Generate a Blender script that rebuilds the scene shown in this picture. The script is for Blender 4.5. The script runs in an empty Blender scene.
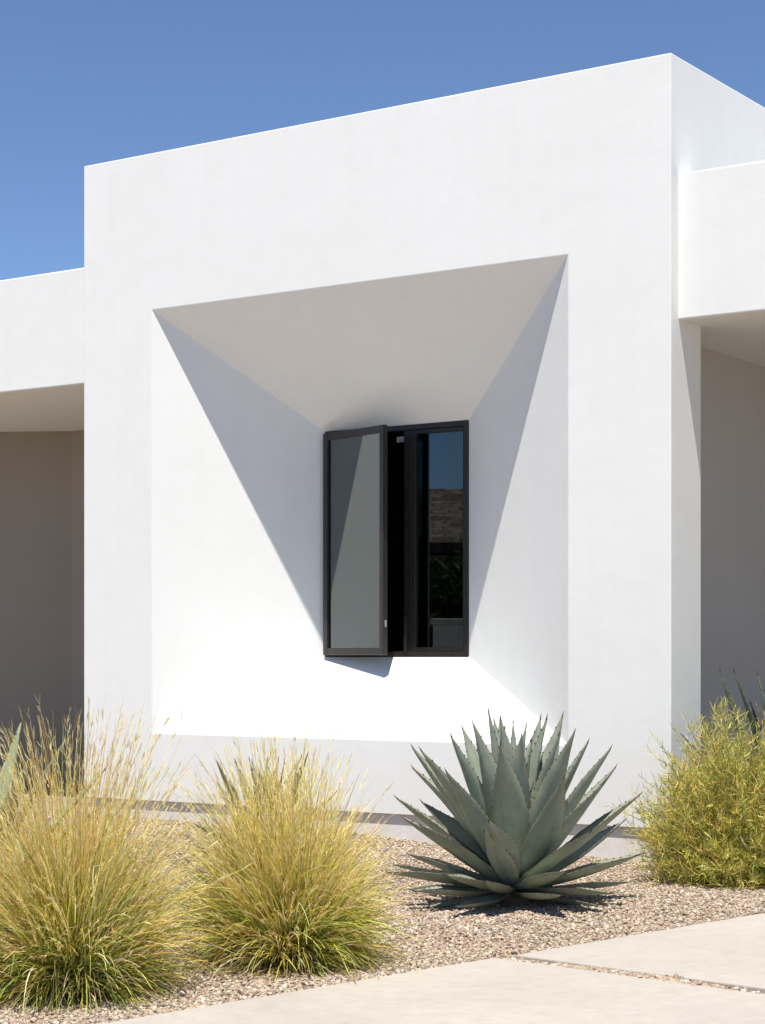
import bpy, bmesh, math, random
import numpy as np
from mathutils import Vector, Matrix

random.seed(11)
RNG = np.random.default_rng(5)
C = bpy.context.scene.collection
F, EYE, CX, HZ = 1935.0, 1.2, 382.5, 657.0          # focal length in px, eye height, centre column, horizon row
U = np.array([0.8257, -0.5642]); V = np.array([0.5642, 0.8257])
P0 = np.array([(671 - CX) / F * 11.3, 11.3])         # front corner of the house on the ground


def gp(px, Y, z=0.0):                                # point at column px and distance Y
    return ((px - CX) / F * Y, Y, z)


def hw(s, t, z=0.0):                                 # house coordinates -> world
    p = P0 + s * U + t * V
    return (p[0], p[1], z)


# ------------------------------------------------------------------ materials
def mat(name):
    m = bpy.data.materials.new(name); m.use_nodes = True
    nt = m.node_tree; nt.nodes.clear()
    out = nt.nodes.new('ShaderNodeOutputMaterial')
    return m, nt, out


def N(nt, kind, **kw):
    n = nt.nodes.new(kind)
    for k, v in kw.items():
        if k in n.inputs:
            n.inputs[k].default_value = v
        else:
            setattr(n, k, v)
    return n


def noise(nt, co, scale, detail=4.0, rough=0.55, dist=0.0):
    n = N(nt, 'ShaderNodeTexNoise', Scale=scale, Detail=detail, Roughness=rough, Distortion=dist)
    nt.links.new(co, n.inputs['Vector']); return n


def ramp(nt, fac, stops):
    r = nt.nodes.new('ShaderNodeValToRGB'); e = r.color_ramp.elements
    while len(e) < len(stops): e.new(0.5)
    for el, (p, c) in zip(e, stops):
        el.position = p; el.color = (*c, 1) if len(c) == 3 else c
    nt.links.new(fac, r.inputs[0]); return r


def mixc(nt, fac, a, b, mode='MIX'):
    m = nt.nodes.new('ShaderNodeMix'); m.data_type = 'RGBA'; m.blend_type = mode
    for sock, v in ((m.inputs[0], fac), (m.inputs[6], a), (m.inputs[7], b)):
        if hasattr(v, 'is_output'): nt.links.new(v, sock)
        else: sock.default_value = v if not isinstance(v, tuple) else (*v, 1)
    return m.outputs[2]


def bump(nt, h, strength, dist, prev=None):
    b = N(nt, 'ShaderNodeBump', Strength=strength, Distance=dist)
    nt.links.new(h, b.inputs['Height'])
    if prev is not None: nt.links.new(prev, b.inputs['Normal'])
    return b.outputs[0]


def stucco(name, c0, c1, grain=0.35):
    m, nt, out = mat(name)
    co = nt.nodes.new('ShaderNodeTexCoord').outputs['Object']
    big = noise(nt, co, 0.9, 5, 0.6, 0.4)
    mid = noise(nt, co, 7.0, 4, 0.6)
    fine = noise(nt, co, 150.0, 3, 0.6)
    tro = noise(nt, co, 2.6, 3, 0.5, 0.8)
    f1 = ramp(nt, big.outputs['Fac'], [(0.3, c1), (0.68, c0)])
    f2 = ramp(nt, mid.outputs['Fac'], [(0.3, (0.985, 0.983, 0.98)), (0.62, (1, 1, 1))])
    col = mixc(nt, 1.0, f1.outputs[0], f2.outputs[0], 'MULTIPLY')
    # faint rain streaks and splash dust near the foot of the wall
    mp = N(nt, 'ShaderNodeMapping', Scale=(9.0, 9.0, 0.5)); nt.links.new(co, mp.inputs[0])
    st = noise(nt, mp.outputs[0], 1.0, 4, 0.6)
    f3 = ramp(nt, st.outputs['Fac'], [(0.30, (0.985, 0.983, 0.98)), (0.5, (1, 1, 1))])
    col = mixc(nt, 1.0, col, f3.outputs[0], 'MULTIPLY')
    sx = nt.nodes.new('ShaderNodeSeparateXYZ'); nt.links.new(co, sx.inputs[0])
    mr = N(nt, 'ShaderNodeMapRange'); nt.links.new(sx.outputs[2], mr.inputs[0])
    mr.inputs[1].default_value = 0.15; mr.inputs[2].default_value = 0.75; mr.inputs[3].default_value = 1.0; mr.inputs[4].default_value = 0.0
    mu = N(nt, 'ShaderNodeMath', operation='MULTIPLY'); nt.links.new(mr.outputs[0], mu.inputs[0]); nt.links.new(mid.outputs['Fac'], mu.inputs[1])
    m2 = N(nt, 'ShaderNodeMath', operation='MULTIPLY'); nt.links.new(mu.outputs[0], m2.inputs[0]); m2.inputs[1].default_value = 0.22
    col = mixc(nt, m2.outputs[0], col, (0.52, 0.45, 0.37))
    b = N(nt, 'ShaderNodeBsdfPrincipled', Roughness=0.92); b.inputs['Specular IOR Level'].default_value = 0.2
    nt.links.new(col, b.inputs['Base Color'])
    nrm = bump(nt, tro.outputs['Fac'], 0.10, 0.02)
    nrm = bump(nt, mid.outputs['Fac'], 0.10, 0.012, nrm)
    nrm = bump(nt, fine.outputs['Fac'], grain, 0.0016, nrm)
    nt.links.new(nrm, b.inputs['Normal'])
    nt.links.new(b.outputs[0], out.inputs[0]); return m


def concrete(name, a, b_, rough=0.85, scale=1.0):
    m, nt, out = mat(name)
    co = nt.nodes.new('ShaderNodeTexCoord').outputs['Object']
    big = noise(nt, co, 1.3 * scale, 6, 0.62, 0.6)
    mid = noise(nt, co, 14 * scale, 5, 0.65)
    fine = noise(nt, co, 260 * scale, 3, 0.6)
    c1 = ramp(nt, big.outputs['Fac'], [(0.32, b_), (0.66, a)])
    c2 = ramp(nt, mid.outputs['Fac'], [(0.28, (0.90, 0.89, 0.87)), (0.6, (1, 1, 1))])
    c3 = ramp(nt, fine.outputs['Fac'], [(0.30, (0.80, 0.79, 0.77)), (0.5, (1, 1, 1))])
    col = mixc(nt, 1.0, c1.outputs[0], c2.outputs[0], 'MULTIPLY')
    col = mixc(nt, 0.7, col, c3.outputs[0], 'MULTIPLY')
    b = N(nt, 'ShaderNodeBsdfPrincipled', Roughness=rough)
    nt.links.new(col, b.inputs['Base Color'])
    nrm = bump(nt, mid.outputs['Fac'], 0.15, 0.006)
    nrm = bump(nt, fine.outputs['Fac'], 0.3, 0.0015, nrm)
    nt.links.new(nrm, b.inputs['Normal'])
    nt.links.new(b.outputs[0], out.inputs[0]); return m


def plain(name, col, rough=0.5, metal=0.0, grime=0.15, scale=30):
    m, nt, out = mat(name)
    co = nt.nodes.new('ShaderNodeTexCoord').outputs['Object']
    n = noise(nt, co, scale, 4)
    lo = tuple(c * (1 - grime) for c in col); hi = tuple(min(1, c * (1 + grime)) for c in col)
    r = ramp(nt, n.outputs['Fac'], [(0.3, lo), (0.7, hi)])
    b = N(nt, 'ShaderNodeBsdfPrincipled', Roughness=rough, Metallic=metal)
    nt.links.new(r.outputs[0], b.inputs['Base Color'])
    nt.links.new(b.outputs[0], out.inputs[0]); return m


def leafy(name, rough=0.6, trans=0.25, vary=0.0, spec=0.3):      # colour comes from the 'col' attribute, part of it shines through
    m, nt, out = mat(name)
    at = N(nt, 'ShaderNodeAttribute', attribute_name='col')
    b = N(nt, 'ShaderNodeBsdfPrincipled', Roughness=rough); b.inputs['Specular IOR Level'].default_value = spec
    t = nt.nodes.new('ShaderNodeBsdfTranslucent'); mx = N(nt, 'ShaderNodeMixShader'); mx.inputs[0].default_value = trans
    nt.links.new(at.outputs['Color'], b.inputs['Base Color']); nt.links.new(at.outputs['Color'], t.inputs[0])
    nt.links.new(b.outputs[0], mx.inputs[1]); nt.links.new(t.outputs[0], mx.inputs[2]); nt.links.new(mx.outputs[0], out.inputs[0])
    return m


def glass(name, tint, ior):
    m, nt, out = mat(name)
    fr = N(nt, 'ShaderNodeFresnel', IOR=ior)
    tr = nt.nodes.new('ShaderNodeBsdfTransparent'); tr.inputs[0].default_value = (*tint, 1)
    gl = N(nt, 'ShaderNodeBsdfGlossy', Roughness=0.004); gl.inputs[0].default_value = (0.86, 0.95, 0.95, 1)
    co = nt.nodes.new('ShaderNodeTexCoord').outputs['Object']
    nz = noise(nt, co, 1.4, 2); nt.links.new(bump(nt, nz.outputs['Fac'], 0.015, 0.01), gl.inputs['Normal'])
    mx = nt.nodes.new('ShaderNodeMixShader')
    nt.links.new(fr.outputs[0], mx.inputs[0]); nt.links.new(tr.outputs[0], mx.inputs[1]); nt.links.new(gl.outputs[0], mx.inputs[2])
    nt.links.new(mx.outputs[0], out.inputs[0]); return m


def agave_mat(name, a, b_, edge):
    m, nt, out = mat(name)
    co = nt.nodes.new('ShaderNodeTexCoord').outputs['Object']
    oi = nt.nodes.new('ShaderNodeObjectInfo')
    n1 = noise(nt, co, 9, 4, 0.6)
    mp = N(nt, 'ShaderNodeMapping', Scale=(2.0, 60.0, 60.0)); nt.links.new(co, mp.inputs[0])
    n2 = noise(nt, mp.outputs[0], 1.0, 3, 0.6)
    c = ramp(nt, n1.outputs['Fac'], [(0.3, a), (0.7, b_)])
    c2 = ramp(nt, n2.outputs['Fac'], [(0.3, (0.86, 0.88, 0.86)), (0.65, (1, 1, 1))])
    col = mixc(nt, 1.0, c.outputs[0], c2.outputs[0], 'MULTIPLY')
    vr = ramp(nt, oi.outputs['Random'], [(0.0, (0.82, 0.86, 0.82)), (0.5, (1, 1, 1)), (1.0, (1.12, 1.1, 0.98))])
    col = mixc(nt, 1.0, col, vr.outputs[0], 'MULTIPLY')
    at = N(nt, 'ShaderNodeAttribute', attribute_name='dry')       # dry scars and browned tips
    n3 = noise(nt, co, 45, 3)
    mu = N(nt, 'ShaderNodeMath', operation='MULTIPLY'); nt.links.new(at.outputs['Fac'], mu.inputs[0])
    r3 = ramp(nt, n3.outputs['Fac'], [(0.35, (0, 0, 0)), (0.6, (1, 1, 1))]); nt.links.new(r3.outputs[0], mu.inputs[1])
    col = mixc(nt, mu.outputs[0], col, edge)
    b = N(nt, 'ShaderNodeBsdfPrincipled', Roughness=0.48); b.inputs['Specular IOR Level'].default_value = 0.4
    nt.links.new(col, b.inputs['Base Color'])
    nt.links.new(bump(nt, n2.outputs['Fac'], 0.25, 0.003), b.inputs['Normal'])
    nt.links.new(b.outputs[0], out.inputs[0]); return m


def gravel_mat(name):
    m, nt, out = mat(name)
    at = N(nt, 'ShaderNodeAttribute', attribute_name='col')
    co = nt.nodes.new('ShaderNodeTexCoord').outputs['Object']
    n = noise(nt, co, 220, 3)
    r = ramp(nt, n.outputs['Fac'], [(0.3, (0.78, 0.76, 0.74)), (0.65, (1.08, 1.06, 1.04))])
    col = mixc(nt, 1.0, at.outputs['Color'], r.outputs[0], 'MULTIPLY')
    b = N(nt, 'ShaderNodeBsdfPrincipled', Roughness=0.85)
    nt.links.new(col, b.inputs['Base Color']); nt.links.new(b.outputs[0], out.inputs[0]); return m


def soil_mat(name):
    m, nt, out = mat(name)
    co = nt.nodes.new('ShaderNodeTexCoord').outputs['Object']
    vo = N(nt, 'ShaderNodeTexVoronoi', Scale=55.0); nt.links.new(co, vo.inputs['Vector'])
    big = noise(nt, co, 1.2, 4)
    sep = nt.nodes.new('ShaderNodeSeparateColor'); nt.links.new(vo.outputs['Color'], sep.inputs[0])
    c = ramp(nt, sep.outputs[0], [(0.0, (0.17, 0.12, 0.09)), (0.4, (0.30, 0.235, 0.18)), (0.8, (0.40, 0.33, 0.27)), (1.0, (0.50, 0.46, 0.41))])
    c2 = ramp(nt, big.outputs['Fac'], [(0.3, (0.85, 0.84, 0.82)), (0.7, (1.05, 1.03, 1.0))])
    col = mixc(nt, 1.0, c.outputs[0], c2.outputs[0], 'MULTIPLY')
    b = N(nt, 'ShaderNodeBsdfPrincipled', Roughness=0.9); nt.links.new(col, b.inputs['Base Color'])
    nt.links.new(bump(nt, vo.outputs['Distance'], 0.8, 0.01), b.inputs['Normal'])
    nt.links.new(b.outputs[0], out.inputs[0]); return m


def tile_mat(name):
    m, nt, out = mat(name)
    co = nt.nodes.new('ShaderNodeTexCoord').outputs['Object']
    nz = noise(nt, co, 2.2, 3)
    add = nt.nodes.new('ShaderNodeVectorMath'); add.operation = 'MULTIPLY_ADD'
    nt.links.new(nz.outputs['Color'], add.inputs[0]); add.inputs[1].default_value = (0.30, 0.16, 0.0); nt.links.new(co, add.inputs[2])
    br = nt.nodes.new('ShaderNodeTexBrick'); br.inputs['Scale'].default_value = 1.0; br.offset = 0.37
    br.inputs['Brick Width'].default_value = 0.31; br.inputs['Row Height'].default_value = 0.24; br.inputs['Mortar Size'].default_value = 0.022; br.inputs['Mortar Smooth'].default_value = 0.6
    br.inputs['Color1'].default_value = (0.10, 0.068, 0.05, 1); br.inputs['Color2'].default_value = (0.30, 0.22, 0.165, 1); br.inputs['Mortar'].default_value = (0.04, 0.03, 0.025, 1)
    nt.links.new(add.outputs[0], br.inputs['Vector'])
    n2 = noise(nt, co, 9, 4)
    c2 = ramp(nt, n2.outputs['Fac'], [(0.3, (0.45, 0.44, 0.43)), (0.7, (1.15, 1.1, 1.05))])
    col = mixc(nt, 1.0, br.outputs['Color'], c2.outputs[0], 'MULTIPLY')
    b = N(nt, 'ShaderNodeBsdfPrincipled', Roughness=0.85); nt.links.new(col, b.inputs['Base Color'])
    nt.links.new(bump(nt, br.outputs['Fac'], -0.8, 0.03), b.inputs['Normal'])
    nt.links.new(b.outputs[0], out.inputs[0]); return m


M = {}
M['stucco'] = stucco('white_stucco', (0.805, 0.814, 0.785), (0.785, 0.792, 0.76))
M['porch'] = stucco('porch_shade_stucco', (0.335, 0.305, 0.262), (0.31, 0.285, 0.24))  # left porch wall: shade put into a darker stucco colour
M['recess_shade'] = stucco('recess_shade_stucco', (0.50, 0.485, 0.455), (0.47, 0.455, 0.425))  # right porch wall: weaker shade put into a mid grey stucco colour
M['stem'] = concrete('foundation_concrete', (0.76, 0.73, 0.69), (0.68, 0.65, 0.61))
M['slab'] = concrete('path_concrete', (0.45, 0.408, 0.355), (0.40, 0.362, 0.315))
M['bronze'] = plain('dark_bronze_metal', (0.019, 0.016, 0.013), 0.36, 0.0, 0.2)
M['membrane'] = plain('grey_roof_membrane', (0.62, 0.60, 0.56), 0.9)
M['latch'] = plain('grey_latch_metal', (0.45, 0.45, 0.43), 0.4, 0.5)
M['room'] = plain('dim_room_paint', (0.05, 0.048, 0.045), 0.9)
M['pane'] = glass('coated_glass', (0.40, 0.45, 0.45), 1.72)
M['pane_bright'] = glass('reflective_glass', (0.30, 0.36, 0.35), 2.3)
M['agave'] = agave_mat('blue_green_agave', (0.205, 0.245, 0.195), (0.32, 0.355, 0.285), (0.30, 0.24, 0.15))
M['agave_pale'] = agave_mat('pale_agave', (0.20, 0.25, 0.16), (0.30, 0.34, 0.22), (0.4, 0.34, 0.2))
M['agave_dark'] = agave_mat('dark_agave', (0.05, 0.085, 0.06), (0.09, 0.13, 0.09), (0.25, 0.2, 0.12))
M['spine'] = plain('dark_spine', (0.045, 0.028, 0.02), 0.5)
M['husk'] = plain('dry_leaf_base', (0.13, 0.10, 0.065), 0.9, 0.0, 0.4)
M['blade'] = leafy('grass_blade', 0.55, 0.42)
M['straw'] = leafy('straw_stalk', 0.6, 0.42)
M['leaf'] = leafy('shrub_leaf', 0.5, 0.20)
M['twig'] = plain('brown_twig', (0.20, 0.15, 0.09), 0.8)
M['pebble'] = gravel_mat('crushed_stone')
M['soil'] = soil_mat('gravelly_soil')
M['tile'] = tile_mat('roof_tile')
M['tan'] = stucco('tan_stucco', (0.36, 0.31, 0.25), (0.33, 0.28, 0.22))


# ------------------------------------------------------------------ helpers
def link(o, parent=None):
    C.objects.link(o)
    if parent is not None: o.parent = parent
    return o


def tag(o, label=None, cat=None, group=None, kind=None):
    for k, v in (('label', label), ('category', cat), ('group', group), ('kind', kind)):
        if v: o[k] = v
    return o


def empty(name, loc, rz=0.0):
    o = bpy.data.objects.new(name, None); o.location = loc; o.rotation_euler = (0, 0, rz); o.empty_display_size = 0.1
    return link(o)


def from_bm(name, bm, m, parent=None, smooth=False):
    bmesh.ops.recalc_face_normals(bm, faces=bm.faces)
    me = bpy.data.meshes.new(name); bm.to_mesh(me); bm.free()
    for x in (m if isinstance(m, (list, tuple)) else [m]): me.materials.append(x)
    if smooth: me.shade_smooth()
    return link(bpy.data.objects.new(name, me), parent)


def box(bm, a, b):
    vs = [bm.verts.new((x, y, z)) for x in (a[0], b[0]) for y in (a[1], b[1]) for z in (a[2], b[2])]
    for f in ((0, 1, 3, 2), (4, 6, 7, 5), (0, 4, 5, 1), (2, 3, 7, 6), (0, 2, 6, 4), (1, 5, 7, 3)):
        bm.faces.new([vs[i] for i in f])
    return vs


def boxes(name, lst, m, parent=None, bev=0.0, seg=2):
    bm = bmesh.new()
    for a, b in lst: box(bm, a, b)
    if bev: bmesh.ops.bevel(bm, geom=list(bm.edges), offset=bev, segments=seg, profile=0.5, affect='EDGES')
    return from_bm(name, bm, m, parent)


def np_mesh(name, verts, faces, m, parent=None, col=None, smooth=False):
    """verts (n,3), faces (k,3|4) all of one size, col (n,3)"""
    me = bpy.data.meshes.new(name); nv, (nf, k) = len(verts), faces.shape
    me.vertices.add(nv); me.vertices.foreach_set('co', np.asarray(verts, np.float32).ravel())
    me.loops.add(nf * k); me.loops.foreach_set('vertex_index', faces.astype(np.int32).ravel())
    me.polygons.add(nf); me.polygons.foreach_set('loop_start', (np.arange(nf) * k).astype(np.int32))
    me.polygons.foreach_set('use_smooth', np.full(nf, smooth))
    if col is not None:
        a = me.color_attributes.new('col', 'FLOAT_COLOR', 'POINT')
        a.data.foreach_set('color', np.concatenate([col, np.ones((nv, 1))], 1).astype(np.float32).ravel())
    me.materials.append(m); me.update(calc_edges=True); me.validate()
    return link(bpy.data.objects.new(name, me), parent)


def ribbons(paths, width, side=None):
    """paths (n,k,3), width (n,k) -> verts, quads, index of the path point of each vertex"""
    n, k, _ = paths.shape
    tan = np.gradient(paths, axis=1); tan /= np.linalg.norm(tan, axis=2, keepdims=True) + 1e-9
    r = RNG.normal(size=(n, 1, 3)) if side is None else side
    w = np.cross(tan, np.broadcast_to(r, tan.shape)); w /= np.linalg.norm(w, axis=2, keepdims=True) + 1e-9
    a = paths + w * width[..., None] * 0.5; b = paths - w * width[..., None] * 0.5
    v = np.stack([a, b], 2).reshape(-1, 3)
    i = (np.arange(n)[:, None] * k + np.arange(k - 1)[None]) * 2
    f = np.stack([i, i + 1, i + 3, i + 2], -1).reshape(-1, 4)
    return v, f


def smooth01(x): x = np.clip(x, 0, 1); return x * x * (3 - 2 * x)


def ground_z(x, y):
    d0, d1 = x - P0[0], y - P0[1]
    s = d0 * U[0] + d1 * U[1]; t = d0 * V[0] + d1 * V[1]
    rise = 0.10 * smooth01(-s / 4.0) * smooth01((t + 3.2) / 3.0)
    wob = 0.012 * (np.sin(x * 2.3 + y * 1.1) + np.sin(y * 2.9 - x * 1.7 + 1.3)) * smooth01(2.5 - np.hypot(x, y - 8.8) / 3)
    return rise + wob - 0.022


# ------------------------------------------------------------------ ground, path, gravel
def axis(lo, hi, step, far):
    a = np.arange(lo, hi + 1e-6, step); o = np.geomspace(0.5, far, 14)
    return np.concatenate([lo - o[::-1], a, hi + o])


xs, ys = axis(-5, 5, 0.12, 450), axis(4, 16, 0.12, 450)
gx, gy = np.meshgrid(xs, ys); gv = np.stack([gx, gy, ground_z(gx, gy)], -1).reshape(-1, 3)
nx, ny = len(xs), len(ys)
ii = (np.arange(ny - 1)[:, None] * nx + np.arange(nx - 1)[None]).ravel()
g = np_mesh('ground', gv, np.stack([ii, ii + 1, ii + nx + 1, ii + nx], -1), M['soil'], smooth=True); tag(g, kind='structure')

E_ = np.array([0.700, 0.714]); W_ = np.array([0.735, -0.678])      # along the path, across it
PB = np.array([0.495, 7.735])


def slab(name, e0, e1, w0, w1, skew=0.0):
    q = [PB + E_ * e + W_ * w for e, w in ((e0, w0), (e1, w0), (e1, w1), (e0, w1))]
    bm = bmesh.new()
    b = [bm.verts.new((p[0], p[1], -0.10)) for p in q]; t = [bm.verts.new((p[0], p[1], 0.004)) for p in q]
    bm.faces.new(b); top = bm.faces.new(t)
    for i in range(4): bm.faces.new((b[i], b[(i + 1) % 4], t[(i + 1) % 4], t[i]))
    bmesh.ops.bevel(bm, geom=list(top.edges), offset=0.006, segments=2, profile=0.5, affect='EDGES')
    return tag(from_bm(name, bm, M['slab']), kind='structure')


JG = 0.056
slab('path', -3.1, -JG, -0.015, 1.9)
slab('path', JG, 3.1, 0.0, 1.9)
slab('path', -6.2, -3.2, 0.0, 1.9)


def in_slab(x, y, pad=0.0):
    e = (x - PB[0]) * E_[0] + (y - PB[1]) * E_[1]; w = (x - PB[0]) * W_[0] + (y - PB[1]) * W_[1]
    return (np.abs(e) > JG - pad) & (w > -0.005 - pad) & (w < 1.9)


def pebbles(n, xr, yr, rmin, rmax, keep, lift=0.3):
    x = RNG.uniform(*xr, n); y = RNG.uniform(*yr, n)
    k = keep(x, y); x, y = x[k], y[k]; n = len(x)
    t = (1 + 5 ** 0.5) / 2
    base = np.array([(-1, t, 0), (1, t, 0), (-1, -t, 0), (1, -t, 0), (0, -1, t), (0, 1, t), (0, -1, -t), (0, 1, -t), (t, 0, -1), (t, 0, 1), (-t, 0, -1), (-t, 0, 1)], float)
    base /= np.linalg.norm(base[0])
    tri = np.array([(0, 11, 5), (0, 5, 1), (0, 1, 7), (0, 7, 10), (0, 10, 11), (1, 5, 9), (5, 11, 4), (11, 10, 2), (10, 7, 6), (7, 1, 8), (3, 9, 4), (3, 4, 2), (3, 2, 6), (3, 6, 8), (3, 8, 9), (4, 9, 5), (2, 4, 11), (6, 2, 10), (8, 6, 7), (9, 8, 1)])
    r = rmin + (rmax - rmin) * RNG.beta(1.6, 4.0, n)
    sc = r[:, None] * np.stack([RNG.uniform(0.8, 1.35, n), RNG.uniform(0.7, 1.1, n), RNG.uniform(0.45, 0.85, n)], 1)
    v = base[None] * (1 + RNG.normal(0, 0.16, (n, 12, 1))) * sc[:, None, :]
    a = RNG.uniform(0, 2 * np.pi, n); tl = RNG.normal(0, 0.35, n)
    cy, sy = np.cos(tl)[:, None], np.sin(tl)[:, None]
    v = np.stack([v[..., 0] * cy + v[..., 2] * sy, v[..., 1], -v[..., 0] * sy + v[..., 2] * cy], -1)
    ca, sa = np.cos(a)[:, None], np.sin(a)[:, None]
    v = np.stack([v[..., 0] * ca - v[..., 1] * sa, v[..., 0] * sa + v[..., 1] * ca, v[..., 2]], -1)
    pos = np.stack([x, y, ground_z(x, y) + r * lift + RNG.uniform(0, 0.006, n)], 1)
    v = (v + pos[:, None]).reshape(-1, 3)
    f = (np.arange(n)[:, None, None] * 12 + tri[None]).reshape(-1, 3)
    pal = np.array([(0.42, 0.33, 0.25), (0.50, 0.42, 0.34), (0.36, 0.26, 0.19), (0.40, 0.31, 0.26), (0.58, 0.53, 0.46), (0.27, 0.20, 0.16), (0.34, 0.30, 0.27), (0.15, 0.11, 0.09), (0.66, 0.62, 0.56)])
    c = pal[RNG.choice(len(pal), n, p=[.22, .20, .14, .14, .10, .08, .06, .03, .03])] * RNG.uniform(0.78, 1.15, (n, 1)) * np.array([.99, .98, .91])
    return v, f, np.repeat(c, 12, 0)


def near_wall(x, y):
    d0, d1 = x - P0[0], y - P0[1]; s = d0 * U[0] + d1 * U[1]; t = d0 * V[0] + d1 * V[1]
    return (t < 0.02) | ((s > 0.0) & (t < 1.2))


vis = lambda x, y: (np.abs(x) < 0.235 * y) & near_wall(x, y) & ~in_slab(x, y, 0.002)
parts = [pebbles(190000, (-3.2, 2.9), (6.0, 14.2), 0.004, 0.0140, vis),
         pebbles(60000, (-2.0, 2.4), (6.0, 9.8), 0.004, 0.013, vis, 0.6),
         pebbles(60000, (0.3, 2.2), (6.0, 8.0), 0.006, 0.016, lambda x, y: ~in_slab(x, y, 0.008) & (np.abs((x - PB[0]) * E_[0] + (y - PB[1]) * E_[1]) < .1) & ((x - PB[0]) * W_[0] + (y - PB[1]) * W_[1] > -.02), 1.5),
         pebbles(130, (-1.2, 2.2), (6.2, 9.2), 0.003, 0.009, lambda x, y: in_slab(x, y) & (((x - PB[0]) * W_[0] + (y - PB[1]) * W_[1]) < .22 * RNG.uniform(0, 1, len(x)) ** 2), 2.6)]
off = 0; vv, ff, cc = [], [], []
for v, f, c in parts:
    vv.append(v); ff.append(f + off); cc.append(c); off += len(v)
g = np_mesh('gravel', np.concatenate(vv), np.concatenate(ff), M['pebble'], col=np.concatenate(cc)); tag(g, kind='stuff')
tag(g, 'tan and grey crushed stone gravel covering the planting bed', 'gravel')

# ------------------------------------------------------------------ the house
ang = math.atan2(U[1], U[0])
house = tag(empty('house', (P0[0], P0[1], 0), ang), 'white stucco house with deep funnel shaped recess around its dark window', 'house')
S0, ZT, ZB, DEP = -4.642, 4.73, 0.195, 0.78
A = (-3.996, -0.682, 0.668, 3.63)            # aperture s0 s1 z0 z1
Wn = (-3.066, -1.870, 1.200, 2.793)          # window at depth DEP
ZS, PIER, REC = 3.185, 0.41, -0.33

bm = bmesh.new(); vcache = {}


def q(*pts):
    vs = []
    for p in pts:
        k = tuple(round(c, 4) for c in p)
        if k not in vcache: vcache[k] = bm.verts.new(p)
        vs.append(vcache[k])
    bm.faces.new(vs)


O = [(S0, 0, ZB), (0, 0, ZB), (0, 0, ZT), (S0, 0, ZT)]
I = [(A[0], 0, A[2]), (A[1], 0, A[2]), (A[1], 0, A[3]), (A[0], 0, A[3])]
J = [(Wn[0], DEP, Wn[2]), (Wn[1], DEP, Wn[2]), (Wn[1], DEP, Wn[3]), (Wn[0], DEP, Wn[3])]
for i in range(4):
    k = (i + 1) % 4
    q(O[i], O[k], I[k], I[i]); q(I[i], I[k], J[k], J[i])
q((0, 0, ZB), (0, PIER, ZB), (0, PIER, ZS + .003), (0, 6, ZS + .003), (0, 6, ZT), (0, 0, ZT))
q((0, PIER, ZB), (REC, PIER, ZB), (REC, PIER, ZS + .003), (0, PIER, ZS + .003))
q((REC, PIER, ZB), (REC, 6, ZB), (REC, 6, ZS + .003), (REC, PIER, ZS + .003))
q((0, PIER, ZS + .003), (REC, PIER, ZS + .003), (REC, 6, ZS + .003), (0, 6, ZS + .003))
q((S0, 0, ZB), (S0, 0, ZT), (S0, 6, ZT), (S0, 6, ZB))
q((S0, 0, ZT), (0, 0, ZT), (0, 6, ZT), (S0, 6, ZT))
q((S0, 6, ZB), (S0, 6, ZT), (0, 6, ZT), (0, 6, ZS + .003), (REC, 6, ZS + .003), (REC, 6, ZB))
bmesh.ops.recalc_face_normals(bm, faces=bm.faces)
bev = [e for e in bm.edges if len(e.link_faces) == 2 and e.calc_face_angle(0) > 0.25]
bmesh.ops.bevel(bm, geom=bev, offset=0.006, segments=2, profile=0.5, affect='EDGES', clamp_overlap=True)
mb = from_bm('main_block', bm, [M['stucco'], M['recess_shade']], house)
for f in mb.data.polygons:                      # porch recess wall gets the stucco tone with shade in its colour
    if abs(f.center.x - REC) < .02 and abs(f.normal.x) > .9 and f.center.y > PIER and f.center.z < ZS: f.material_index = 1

for x0, x1, zt in ((-14, S0 + .02, 4.03), (-.02, 9, 4.045)):          # a porch roof: fascia that rises into a parapet, sunken pale deck behind it
    rw = boxes('roof_wing', [((x0, .10, ZS), (x1, .27, zt))], M['stucco'], house, .009, 3)
    boxes('deck', [((x0 + .01 if x0 < -5 else REC - .02, .26, ZS + .001), (x1 - .01, 6, zt - .42))], M['stucco'], rw)
    boxes('roof_membrane', [((x0 + .01, .275, zt - .418), (x1 - .01, 6, zt - .39))], M['membrane'], rw)
bm = bmesh.new()                                 # left porch: a slanting wall that meets the wall behind the block
foot = [(-10.4, .25), (-6.87, 2.22), (-6.0, 2.05), (S0 + .03, 2.05), (S0 + .03, 2.3), (-6.9, 2.5), (-10.6, .45)]
lo = [bm.verts.new((a, b, -.05)) for a, b in foot]; hi = [bm.verts.new((a, b, ZS + .05)) for a, b in foot]
bm.faces.new(lo); bm.faces.new(hi)
for i in range(len(foot)): bm.faces.new((lo[i], lo[(i + 1) % len(foot)], hi[(i + 1) % len(foot)], hi[i]))
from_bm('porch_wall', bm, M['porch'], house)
for px_, py_ in ((3.6, .3), (3.6, 5.3), (8.4, .3)):                     # unseen piers: right porch opened at the back to let light in
    boxes('porch_pier', [((px_, py_, -.05), (px_ + .4, py_ + .4, ZS + .04))], M['stucco'], house)
boxes('foundation', [((S0 + .02, 0.024, -.15), (-.024, PIER - .03, ZB + .02)), ((S0 + .02, PIER - .035, -.15), (REC - .02, 5.9, ZB + .018))], M['stem'], house)

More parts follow.
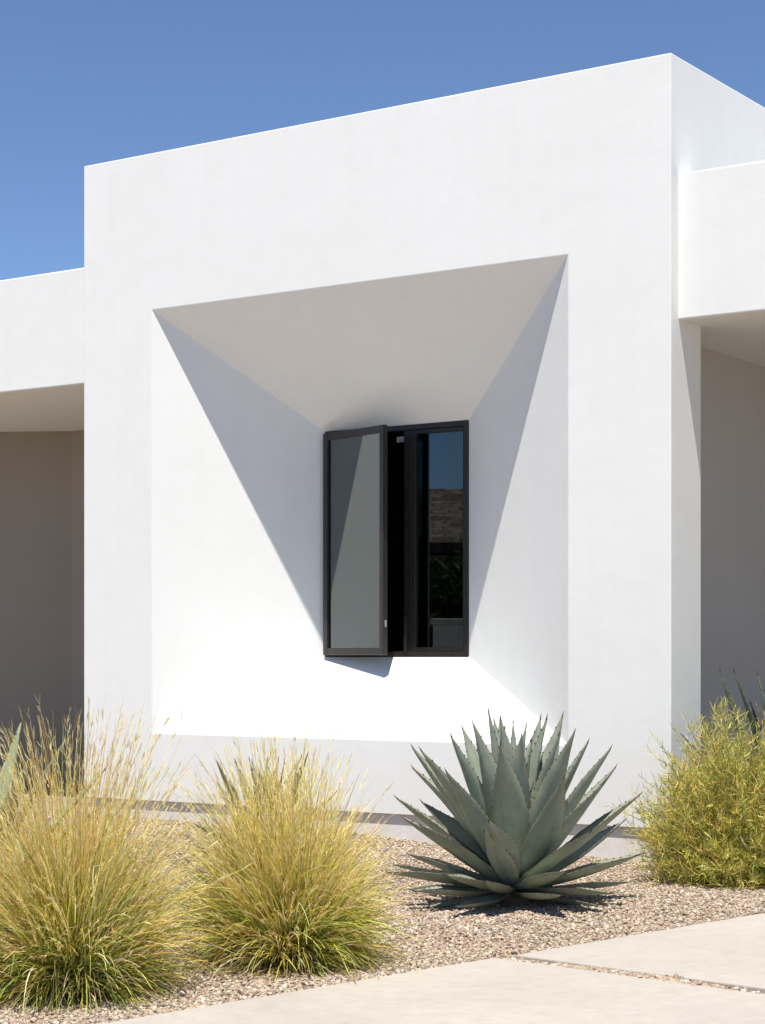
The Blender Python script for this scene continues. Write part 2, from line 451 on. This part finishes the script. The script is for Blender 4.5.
# window: fixed light on the right, casement swung out on the left
t0, t1 = DEP - 0.006, DEP + 0.09
a0, a1, b0, b1 = Wn[0] + .001, Wn[1] - .001, Wn[2] + .001, Wn[3] - .001
fw = 0.036; mu0, mu1 = -2.400, -2.336
win = boxes('window', [((a0, t0, b0), (a0 + fw, t1, b1)), ((a1 - fw, t0, b0), (a1, t1, b1)),
                       ((a0 + fw, t0 + .001, b1 - fw), (a1 - fw, t1, b1 - .001)), ((a0 + fw, t0 + .001, b0 + .001), (a1 - fw, t1, b0 + fw)),
                       ((mu0, t0 + .012, b0 + fw), (mu1, t1 - .002, b1 - fw))], M['bronze'], house, 0.003, 1)
l0, l1, k0, k1 = mu1 + .001, a1 - fw - .001, b0 + fw + .001, b1 - fw - .001
sw = 0.028
boxes('fixed_sash', [((l0, t0 + .010, k0), (l0 + sw, t0 + .055, k1)), ((l1 - sw * .5, t0 + .010, k0), (l1, t0 + .055, k1)),
                     ((l0 + sw, t0 + .011, k1 - sw), (l1 - sw * .5, t0 + .054, k1 - .001)), ((l0 + sw, t0 + .011, k0 + .001), (l1 - sw * .5, t0 + .054, k0 + sw))], M['bronze'], win, 0.002, 1)
boxes('glass_pane', [((l0 + sw - .004, t0 + .030, k0 + sw - .004), (l1 - sw * .5 + .004, t0 + .035, k1 - sw + .004))], M['pane'], win)
boxes('latch', [((mu0 - .075, t0 + .03, b1 - fw - .075), (mu0 - .003, t0 + .055, b1 - fw - .035))], M['latch'], win, 0.003, 1)
boxes('stay_bar', [((mu0 + .012, t0 - .012, b0 + fw + .002), (mu0 + .034, t0 + .010, b0 + fw + .24))], M['bronze'], win, 0.002, 1)
TH = math.radians(18.4); CW = 0.698
cz0, cz1 = b0 + .012, b1 - .020
sash = boxes('casement', [((0, -.042, cz0), (.050, 0, cz1)), ((CW - .042, -.042, cz0), (CW, 0, cz1)),
                          ((.050, -.041, cz1 - .050), (CW - .042, -.001, cz1 - .001)), ((.050, -.041, cz0 + .001), (CW - .042, -.001, cz0 + .050))], M['bronze'], house, 0.003, 1)
sash.location = (a0 + .026, DEP - .004, 0); sash.rotation_euler = (0, 0, -TH)
boxes('glass_pane', [((.046, -.024, cz0 + .046), (CW - .038, -.019, cz1 - .046))], M['pane_bright'], sash)
boxes('handle', [((CW - .004, -.026, cz0 + .19), (CW + .006, -.014, cz0 + .235))], M['latch'], sash, 0.002, 1)
# the dim room behind the window
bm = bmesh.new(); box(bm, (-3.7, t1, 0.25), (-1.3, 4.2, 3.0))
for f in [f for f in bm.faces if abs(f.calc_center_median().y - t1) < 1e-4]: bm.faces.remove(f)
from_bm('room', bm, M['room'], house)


# ------------------------------------------------------------------ agaves
def agave_leaf(L, Wd, curl, parent, m, dryness):
    n, mm = 15, 6
    xs_ = np.linspace(0, 1, n); prof = np.interp(xs_, [0, .12, .3, .48, .7, .88, 1], [.62, .70, .93, 1.0, .68, .27, .03]) * Wd * 0.5
    yy = np.linspace(-1, 1, mm + 1)
    wav = RNG.normal(0, .05, n)
    verts, dry = [], []
    gut = np.interp(xs_, [0, .4, 1], [.34, .30, .75])
    th = np.interp(xs_, [0, .3, 1], [.030, .020, .004]) * (Wd / .17)
    twist = RNG.normal(0, .10); bend = RNG.normal(0, .015)
    for side in (0, 1):
        for i, x in enumerate(xs_):
            ph = twist * x
            for y in yy:
                Y = y * prof[i]; Z = gut[i] * prof[i] * (abs(y) ** 1.7) - 0.02 * 0
                if side: Z -= th[i] * (1 - abs(y) ** 2.2) + 0.0015
                Y2 = Y * math.cos(ph) - Z * math.sin(ph); Z2 = Y * math.sin(ph) + Z * math.cos(ph)
                verts.append((x * L, Y2 + bend * math.sin(x * 3.1), Z2 + curl * L * (x ** 2) + wav[i] * .01))
                dry.append(dryness * max(0, (x - .9) * 8) + .55 * (abs(y) > .99) + RNG.uniform(0, .06))
    w = mm + 1; K = n * w; faces = []
    for i in range(n - 1):
        for j in range(mm):
            a = i * w + j; faces.append((a, a + 1, a + w + 1, a + w)); faces.append((K + a, K + a + w, K + a + w + 1, K + a + 1))
        for j in (0, mm):
            a = i * w + j; p = (a, a + w, K + a + w, K + a); faces.append(p if j == 0 else p[::-1])
    nf = len(faces)
    # marginal teeth
    for sgn, j in ((-1, 0), (1, mm)):
        x = 0.16
        while x < .93:
            i = min(int(x * (n - 1)), n - 2); fr = x * (n - 1) - i
            p = np.array(verts[i * w + j]) * (1 - fr) + np.array(verts[(i + 1) * w + j]) * fr
            h = .0052 * (Wd / .17) ** .5 * RNG.uniform(.7, 1.2); b = .006
            k = len(verts)
            verts += [tuple(p + (-b, -sgn * .003, -.001)), tuple(p + (b, -sgn * .003, -.001)), tuple(p + (.002, sgn * h, .003)), tuple(p + (0, -sgn * .002, -.005))]
            dry += [1] * 4; faces += [(k, k + 1, k + 2), (k + 1, k + 3, k + 2), (k + 3, k, k + 2)]
            x += RNG.uniform(.045, .07) * (.75 / max(L, .3)) ** .5
    me = bpy.data.meshes.new('leaf'); me.from_pydata(verts, [], faces); me.materials.append(m); me.materials.append(M['spine'])
    a = me.attributes.new('dry', 'FLOAT', 'POINT'); a.data.foreach_set('value', np.array(dry, np.float32))
    me.polygons.foreach_set('material_index', np.array([0] * nf + [1] * (len(faces) - nf), np.int32)); me.shade_smooth(); me.update()
    o = link(bpy.data.objects.new('leaf', me), parent)
    bm = bmesh.new(); bmesh.ops.create_cone(bm, cap_ends=True, segments=6, radius1=.0042, radius2=.0004, depth=.034)
    sp = from_bm('spine', bm, M['spine'], o); tip = verts[(n - 1) * w + mm // 2]
    sp.location = (tip[0] + .009, tip[1], tip[2] + .001); sp.rotation_euler = (0, math.pi / 2 - math.atan(2 * curl), 0)
    return o


def agave(loc, size, n, m, label, group=None, wide=1.0, el0=-15, el1=85, seed=3, rot=0.0):
    random.seed(seed)
    root = tag(empty('agave', loc), label, 'agave', group)
    bm = bmesh.new(); bmesh.ops.create_cone(bm, cap_ends=True, segments=14, radius1=.10 * size, radius2=.05 * size, depth=.20 * size)
    core = from_bm('heart', bm, m, root, True); core.data.materials[0] = M['husk']; core.location = (0, 0, .08 * size)
    for i in range(n):
        u = i / (n - 1)
        yaw = rot + i * 2.399963 + random.gauss(0, .10)
        el = math.radians(np.interp(u, [0, .18, .36, .65, 1], [el0, -1, 13, 50, el1]) + random.gauss(0, 3.5))
        L = size * np.interp(u, [0, .2, .45, .75, .93, 1], [.50, .58, .70, .85, .81, .70]) * random.uniform(.92, 1.07)
        Wd = size * wide * np.interp(u, [0, .3, .75, .92, 1], [.120, .150, .182, .150, .07]) * random.uniform(.92, 1.08)
        curl = np.interp(u, [0, .25, .6, 1], [.13, .12, .03, -.01]) + random.gauss(0, .03)
        o = agave_leaf(L, Wd, curl, root, m, random.uniform(.4, 1))
        r0 = .075 * (1 - .75 * u) * size; z0 = (.072 + .11 * u) * size
        o.matrix_local = Matrix.Translation((math.cos(yaw) * r0, math.sin(yaw) * r0, z0)) @ Matrix.Rotation(yaw, 4, 'Z') @ Matrix.Rotation(-el, 4, 'Y') @ Matrix.Rotation(random.gauss(0, .10), 4, 'X')
    return root


def at_ground(px, Y, dz=0.0):
    x, y, _ = gp(px, Y); return (x, y, float(ground_z(np.array(x), np.array(y))) + dz)


agave(at_ground(514, 9.50), 0.95, 66, M['agave'], 'large blue green agave with broad spiny leaves in front of the white wall', seed=57, rot=.9)
agave(at_ground(266, 10.9), 0.665, 32, M['agave'], 'small agave mostly hidden behind the middle golden grass clump', seed=8, rot=1.0)
agave(at_ground(-30, 8.4), 1.02, 34, M['agave_pale'], 'pale green agave cut by the left edge of the picture', seed=12, rot=.5, wide=.6)
agave(hw(.50, .52, 0), 1.14, 30, M['agave_dark'], 'dark shaded agave standing behind the yellow shrub in the porch opening', seed=15, wide=.42, el0=46, rot=.2)


# ------------------------------------------------------------------ grass clumps
def jitter(c, n, amt): return np.clip(np.array(c)[None] * (1 + RNG.normal(0, amt, (n, 1))) * (1 + RNG.normal(0, amt * .35, (n, 3))), .004, .9)


def arcs(n, k, base_r, az, el0, L, droop, wob=.02):
    """curved stalks from the clump's base: start elevation el0, bending down by droop along the length"""
    x = np.linspace(0, 1, k)
    el = el0[:, None] - droop[:, None] * x[None] ** 1.5
    ds = L[:, None] / (k - 1)
    hr = np.cumsum(np.cos(el) * ds, 1); hz = np.cumsum(np.sin(el) * ds, 1)
    hr -= hr[:, :1]; hz -= hz[:, :1]
    daz = az[:, None] + RNG.normal(0, .12, (n, 1)) * x[None]
    b_az = RNG.uniform(0, 2 * np.pi, n); br = base_r * np.sqrt(RNG.uniform(0, 1, n))
    bx = np.where(RNG.uniform(0, 1, n) < .6, np.cos(az) * br, np.cos(b_az) * br); by = np.where(RNG.uniform(0, 1, n) < .6, np.sin(az) * br, np.sin(b_az) * br)
    p = np.stack([bx[:, None] + np.cos(daz) * hr, by[:, None] + np.sin(daz) * hr, hz], -1)
    p += RNG.normal(0, wob, (n, 1, 3)) * np.sin(x * np.pi * 1.5)[None, :, None] * L[:, None, None] * .5
    return p


def grade(c0, c1, x, p=1.0):      # (n,3),(n,3),(k) -> (n,k,3)
    w = (x ** p)[None, :, None]; return c0[:, None] * (1 - w) + c1[:, None] * w


def grass(loc, R, H, nb, ns, label, rz=0.0, lean=0.0):
    root = tag(empty('grass_clump', loc, rz), label, 'ornamental grass', 'golden ornamental grass clumps')
    # a clump is a few dozen tufts, each with its own lean, length and tint
    nt_ = 46
    taz = RNG.uniform(0, 2 * np.pi, nt_); tel = RNG.normal(0, 6.0, nt_); tl = RNG.normal(1, .15, nt_).clip(.68, 1.3)
    tcol = RNG.normal(1, .13, (nt_, 1)) * (1 + RNG.normal(0, .07, (nt_, 3)) * np.array([1, .6, 1.4]))

    def tufts(n):
        k = RNG.integers(0, nt_, n); az = taz[k] + RNG.normal(0, .34, n)
        loose = RNG.uniform(0, 1, n) < .22; az[loose] = RNG.uniform(0, 2 * np.pi, loose.sum())
        return k, az, (1 + .13 * np.sin(az + lean) + .07 * np.sin(3 * az + lean * 2))

    # green and yellow blades: fountain skirt
    n, k = nb, 9; x = np.linspace(0, 1, k)
    tk, az, lump = tufts(n); q_ = RNG.uniform(0, 1, n)
    el0 = np.radians(26 + 60 * q_ ** .85 + RNG.normal(0, 5, n) + tel[tk]); L = R * (.80 + .72 * q_) * RNG.uniform(.55, 1.15, n) * tl[tk] * lump
    droop = np.radians(RNG.uniform(20, 115, n)) * (1.1 - .55 * q_)
    P = arcs(n, k, R * .28, az, el0, L, droop, .035)
    # a few broken blades fold over sharply
    brk = RNG.uniform(0, 1, n) < .07; P[brk, 6:, 2] -= (np.arange(1, 4) * .33)[None] * L[brk, None] * .22
    P[..., 2] = np.maximum(P[..., 2], .006 + .012 * RNG.uniform(0, 1, (n, 1)))
    w = (RNG.uniform(.0030, .0072, n))[:, None] * np.interp(x, [0, .5, 1], [.9, 1, .25])[None]
    v, f = ribbons(P, w)
    kind = RNG.uniform(0, 1, n)[:, None]
    c0 = np.where(kind < .74, jitter((.12, .17, .035), n, .22), jitter((.38, .29, .12), n, .2))
    c1 = np.where(kind < .48, jitter((.44, .47, .09), n, .18), np.where(kind < .82, jitter((.80, .62, .13), n, .16), jitter((.80, .68, .40), n, .1)))
    gc = np.clip(grade(c0, c1, x, .9) * tcol[tk][:, None], .01, .92)
    np_mesh('blades', v, f, M['blade'], root, np.repeat(gc.reshape(-1, 3), 2, 0), True)
    # dry thatch lying round the foot
    n, k = nb // 7, 6; x = np.linspace(0, 1, k)
    az = RNG.uniform(0, 2 * np.pi, n)
    P = arcs(n, k, R * .25, az, np.radians(RNG.uniform(5, 45, n)), R * RNG.uniform(.35, .95, n), np.radians(RNG.uniform(30, 110, n)), .09)
    P[..., 2] = np.maximum(P[..., 2], .004 + .02 * RNG.uniform(0, 1, (n, 1)))
    v, f = ribbons(P, RNG.uniform(.0025, .006, n)[:, None] * np.interp(x, [0, 1], [1, .4])[None])
    np_mesh('thatch', v, f, M['straw'], root, np.repeat(grade(jitter((.30, .22, .12), n, .25), jitter((.62, .50, .32), n, .2), x).reshape(-1, 3), 2, 0), True)
    # straw stalks
    n, k = ns, 9; x = np.linspace(0, 1, k)
    tk, az, lump = tufts(n); q_ = RNG.beta(1.15, 1.0, n)
    el0 = np.radians(46 + 43 * q_ + RNG.normal(0, 3, n) + tel[tk] * .6); L = H * (.36 + .56 * q_) * RNG.uniform(.70, 1.14, n) * (tl[tk] * .6 + .4) * lump
    long_ = RNG.uniform(0, 1, n) < .03; L[long_] *= RNG.uniform(1.08, 1.2, long_.sum())
    L = np.minimum(L, H * RNG.uniform(.93, 1.04, n))
    droop = np.radians(RNG.uniform(4, 48, n)) * (1.25 - .85 * q_)
    P = arcs(n, k, R * .25, az, el0, L, droop, .016)
    w = RNG.uniform(.0020, .0038, n)[:, None] * np.interp(x, [0, 1], [1.2, .5])[None]
    v, f = ribbons(P, w)
    c0 = jitter((.66, .53, .15), n, .2); c1 = jitter((.90, .68, .22), n, .11)
    gc = np.clip(grade(c0, c1, x, .7) * tcol[tk][:, None], .01, .92)
    np_mesh('stalks', v, f, M['straw'], root, np.repeat(gc.reshape(-1, 3), 2, 0), True)
    # feathery seed heads along the top third of each stalk
    m_ = 19; tt = RNG.uniform(.60, 1.0, (n, m_)); i0 = np.clip((tt * (k - 1)).astype(int), 0, k - 2); fr = tt * (k - 1) - i0
    r_ = np.arange(n)[:, None]
    st = P[r_, i0] * (1 - fr[..., None]) + P[r_, i0 + 1] * fr[..., None]
    dr = P[r_, i0 + 1] - P[r_, i0]; dr /= np.linalg.norm(dr, axis=2, keepdims=True)
    ln = RNG.uniform(.016, .046, (n, m_, 1)) * (R / .42)
    end = st + dr * ln + RNG.normal(0, .30, (n, m_, 3)) * ln * .6
    mid = st * .5 + end * .5 + RNG.normal(0, .05, (n, m_, 3)) * ln
    Q = np.stack([st, mid, end], 2).reshape(-1, 3, 3)
    keep = np.repeat(RNG.uniform(0, 1, n) < .70, m_); Q = Q[keep]
    v, f = ribbons(Q, RNG.uniform(.0016, .0042, len(Q))[:, None] * np.array([.6, 1, .25])[None])
    cc_ = np.clip(jitter((.89, .71, .36), len(Q), .1) * np.repeat(tcol[tk], m_, 0)[keep] ** .5, .01, .92)
    np_mesh('seed_heads', v, f, M['straw'], root, np.repeat(cc_, 6, 0), True)
    return root


grass(at_ground(72, 7.12), .405, 1.08, 4800, 1300, 'leftmost golden grass clump, tallest, in front of the dark porch', 0.0, 2.9)
grass(at_ground(288, 7.66), .43, .90, 4300, 1050, 'golden grass clump in the middle of the gravel, in front of a small agave', 1.0, 0.6)

# straw litter blown off the grasses
n = 520; k = 4; xx = RNG.uniform(-2.0, 1.6, n); yy = RNG.uniform(6.5, 10.5, n); ok = vis(xx, yy); xx, yy = xx[ok], yy[ok]; n = len(xx)
aa = RNG.uniform(0, 6.28, n); ll = RNG.uniform(.02, .10, n); tq = np.linspace(-.5, .5, k)
P = np.stack([xx[:, None] + np.cos(aa)[:, None] * ll[:, None] * tq, yy[:, None] + np.sin(aa)[:, None] * ll[:, None] * tq, (ground_z(xx, yy) + RNG.uniform(.012, .024, n))[:, None] + RNG.normal(0, .003, (n, k))], -1)
v, f = ribbons(P, np.full((n, k), .004), np.array([0, 0, 1.0])[None, None])
tag(np_mesh('straw_litter', v, f, M['straw'], None, np.repeat(jitter((.55, .42, .24), n, .3), 2 * k, 0)), 'scattered dry straw bits lying on the gravel', 'straw', kind='stuff')


# ------------------------------------------------------------------ yellow-green shrub
def shrub(loc, R, H, nbr, label, cols, name='shrub', leaf=(.022, .055), wd=.0034, per=42, cat='shrub'):
    root = tag(empty(name, loc), label, cat)
    n, k = nbr, 8; x = np.linspace(0, 1, k)
    az = RNG.uniform(0, 2 * np.pi, n); zz = RNG.uniform(0.02, 1, n) ** .75
    el0 = np.arcsin(zz * .98) ; rad = 1 / np.sqrt((np.cos(el0) / R) ** 2 + (np.sin(el0) / H) ** 2)
    L = rad * RNG.beta(6, 1.15, n) * 1.04
    lump = 1 + .16 * np.sin(az * 3 + 1.2) * np.cos(el0 * 5) + .10 * np.sin(az * 7 + el0 * 9)
    L = np.minimum(L * lump, H * 1.0)
    P = arcs(n, k, R * .22, az, el0 + .12, L, RNG.uniform(.0, .45, n), .07)
    P[..., 2] = np.maximum(P[..., 2], .01)
    v, f = ribbons(P, RNG.uniform(.0018, .004, n)[:, None] * np.interp(x, [0, 1], [1.4, .5])[None])
    np_mesh('branches', v, f, M['leaf'], root, np.repeat(grade(jitter((.13, .10, .055), n, .2), jitter((.34, .31, .11), n, .2), x).reshape(-1, 3), 2, 0), True)
    m_ = per; tt = np.clip(RNG.beta(2.4, 1.0, (n, m_)), .12, .999); i0 = (tt * (k - 1)).astype(int); fr = tt * (k - 1) - i0; r_ = np.arange(n)[:, None]
    st = P[r_, i0] * (1 - fr[..., None]) + P[r_, i0 + 1] * fr[..., None]
    dr = P[r_, i0 + 1] - P[r_, i0]; dr /= np.linalg.norm(dr, axis=2, keepdims=True)
    d = dr * .7 + RNG.normal(0, .55, (n, m_, 3)); d[..., 2] += .25; d /= np.linalg.norm(d, axis=2, keepdims=True)
    ln = RNG.uniform(*leaf, (n, m_, 1)); cv = RNG.normal(0, .35, (n, m_, 3)); cv[..., 2] += .15
    ts = np.array([0, .33, .66, 1.])[None, None, :, None]
    Q = st[:, :, None] + d[:, :, None] * ln[:, :, None] * ts + cv[:, :, None] * ln[:, :, None] * (ts ** 2)
    Q = Q.reshape(-1, 4, 3); Q[..., 2] = np.maximum(Q[..., 2], .004)
    v, f = ribbons(Q, RNG.uniform(.6, 1.2, len(Q))[:, None] * wd * np.array([.6, 1, .9, .2])[None])
    pick = RNG.choice(len(cols), len(Q), p=[c[1] for c in cols]); cl = np.array([c[0] for c in cols])[pick]
    # each branch has its own tint: some turned golden, some still green
    br = np.repeat(RNG.normal(1, .14, (n, 1)) * (1 + RNG.normal(0, .06, (n, 3))), m_, 0)
    cl = np.clip(cl * br * RNG.normal(1, .12, (len(Q), 1)), .01, .9)
    np_mesh('leaves', v, f, M['leaf'], root, np.repeat(cl, 8, 0), True)
    return root


shrub(at_ground(748, 10.45), .52, 0.98, 2900, 'bushy yellow green shrub beside the right corner of the white wall',
      per=32, cols=[((.66, .53, .11), .38), ((.50, .49, .10), .26), ((.22, .28, .06), .21), ((.76, .60, .24), .15)], wd=.0036)

# ------------------------------------------------------------------ across the street (seen mirrored in the window)
wc = np.array(hw(-2.1, DEP)[:2])


def mirrored(px, d, z=0.0):          # where a thing stands that shows at column px of the pane, d metres out from it
    Y = wc[1] + d; p = np.array([(px - CX) / F * Y, Y]); p = p - 2 * np.dot(p - wc, V) * V
    return (p[0], p[1], z)


c0 = np.array(mirrored(440, 20)); tow = np.array([wc[0], wc[1], 0]) - c0; fa = math.atan2(tow[1], tow[0]) - math.pi / 2
nb = tag(empty('neighbour_house', tuple(c0), fa), 'single storey tan house with brown tiled roof mirrored in the window pane', 'house')
boxes('wall', [((-9, -7.2, -.1), (9, -.6, 2.98))], M['tan'], nb)
bm = bmesh.new()
for sgn in (1, -1):
    y0, y1 = (0, -3.9) if sgn == 1 else (-7.8, -3.9)
    vs = [bm.verts.new(p) for p in ((-9.6, y0, 3.17), (9.6, y0, 3.17), (9.6, y1, 4.42), (-9.6, y1, 4.42), (-9.6, y0, 2.99), (9.6, y0, 2.99), (9.6, y1, 4.24), (-9.6, y1, 4.24))]
    for f in ((0, 1, 2, 3), (7, 6, 5, 4), (0, 4, 5, 1), (1, 5, 6, 2), (0, 3, 7, 4)): bm.faces.new([vs[i] for i in f])
from_bm('roof', bm, M['tile'], nb)
green = [((.05, .075, .025), .5), ((.08, .10, .03), .3), ((.035, .05, .02), .2)]
for i, px in enumerate((405, 436, 470)):
    shrub(mirrored(px, 16.5 + .4 * i), 1.5, 2.9, 700, ('dark green bush across the street, left of three', 'dark green bush across the street, middle of three', 'dark green bush across the street, right of three')[i],
          green, leaf=(.09, .2), wd=.07, per=46)
pc = mirrored(450, 12.0)
pl = empty('planter', pc, fa); tag(pl, 'pale square stucco planter across the street mirrored low in the pane', 'planter')
boxes('planter_box', [((-.25, -.4, -.1), (.25, .1, 1.62))], M['stucco'], pl, .02)
boxes('planter_rim', [((-.28, -.43, 1.62), (.28, .13, 1.70))], M['stem'], pl, .01)

# ------------------------------------------------------------------ light, sky, camera
sc = bpy.context.scene
Ls = 0.15 * U - 0.33 * V; L3 = Vector((Ls[0], Ls[1], 1.0)).normalized()
sun = bpy.data.lights.new('sun', 'SUN'); sun.energy = 4.2; sun.angle = math.radians(0.53); sun.color = (1.0, 0.955, 0.89)
so = link(bpy.data.objects.new('sun', sun)); so.rotation_euler = L3.to_track_quat('Z', 'Y').to_euler(); so.location = (0, -5, 20)
w = bpy.data.worlds.new('World'); sc.world = w; w.use_nodes = True; nt = w.node_tree
sky = nt.nodes.new('ShaderNodeTexSky'); sky.sky_type = 'NISHITA'; sky.sun_disc = False
sky.sun_elevation = math.asin(L3.z); sky.sun_rotation = math.atan2(L3.x, L3.y)
sky.altitude = 4000; sky.air_density = 1.0; sky.dust_density = 0.0; sky.ozone_density = 4.2
bg = nt.nodes['Background']; bg.inputs[1].default_value = 0.094; nt.links.new(sky.outputs[0], bg.inputs[0])

cam = bpy.data.cameras.new('camera'); co = link(bpy.data.objects.new('camera', cam))
co.location = (0, 0, EYE); co.rotation_euler = (math.pi / 2, 0, 0)
cam.sensor_fit = 'HORIZONTAL'; cam.sensor_width = 36.0; cam.lens = 36.0 * F / 765.0
cam.shift_y = (HZ - 512.0) / 765.0; cam.clip_start = 0.1; cam.clip_end = 2000
sc.camera = co
sc.view_settings.view_transform = 'Standard'; sc.view_settings.look = 'None'; sc.view_settings.gamma = 1.0
sc.view_settings.exposure = 0.73; sc.view_settings.use_curve_mapping = False
sc.cycles.use_denoising = True; sc.cycles.max_bounces = 10; sc.cycles.diffuse_bounces = 6; sc.cycles.transparent_max_bounces = 12
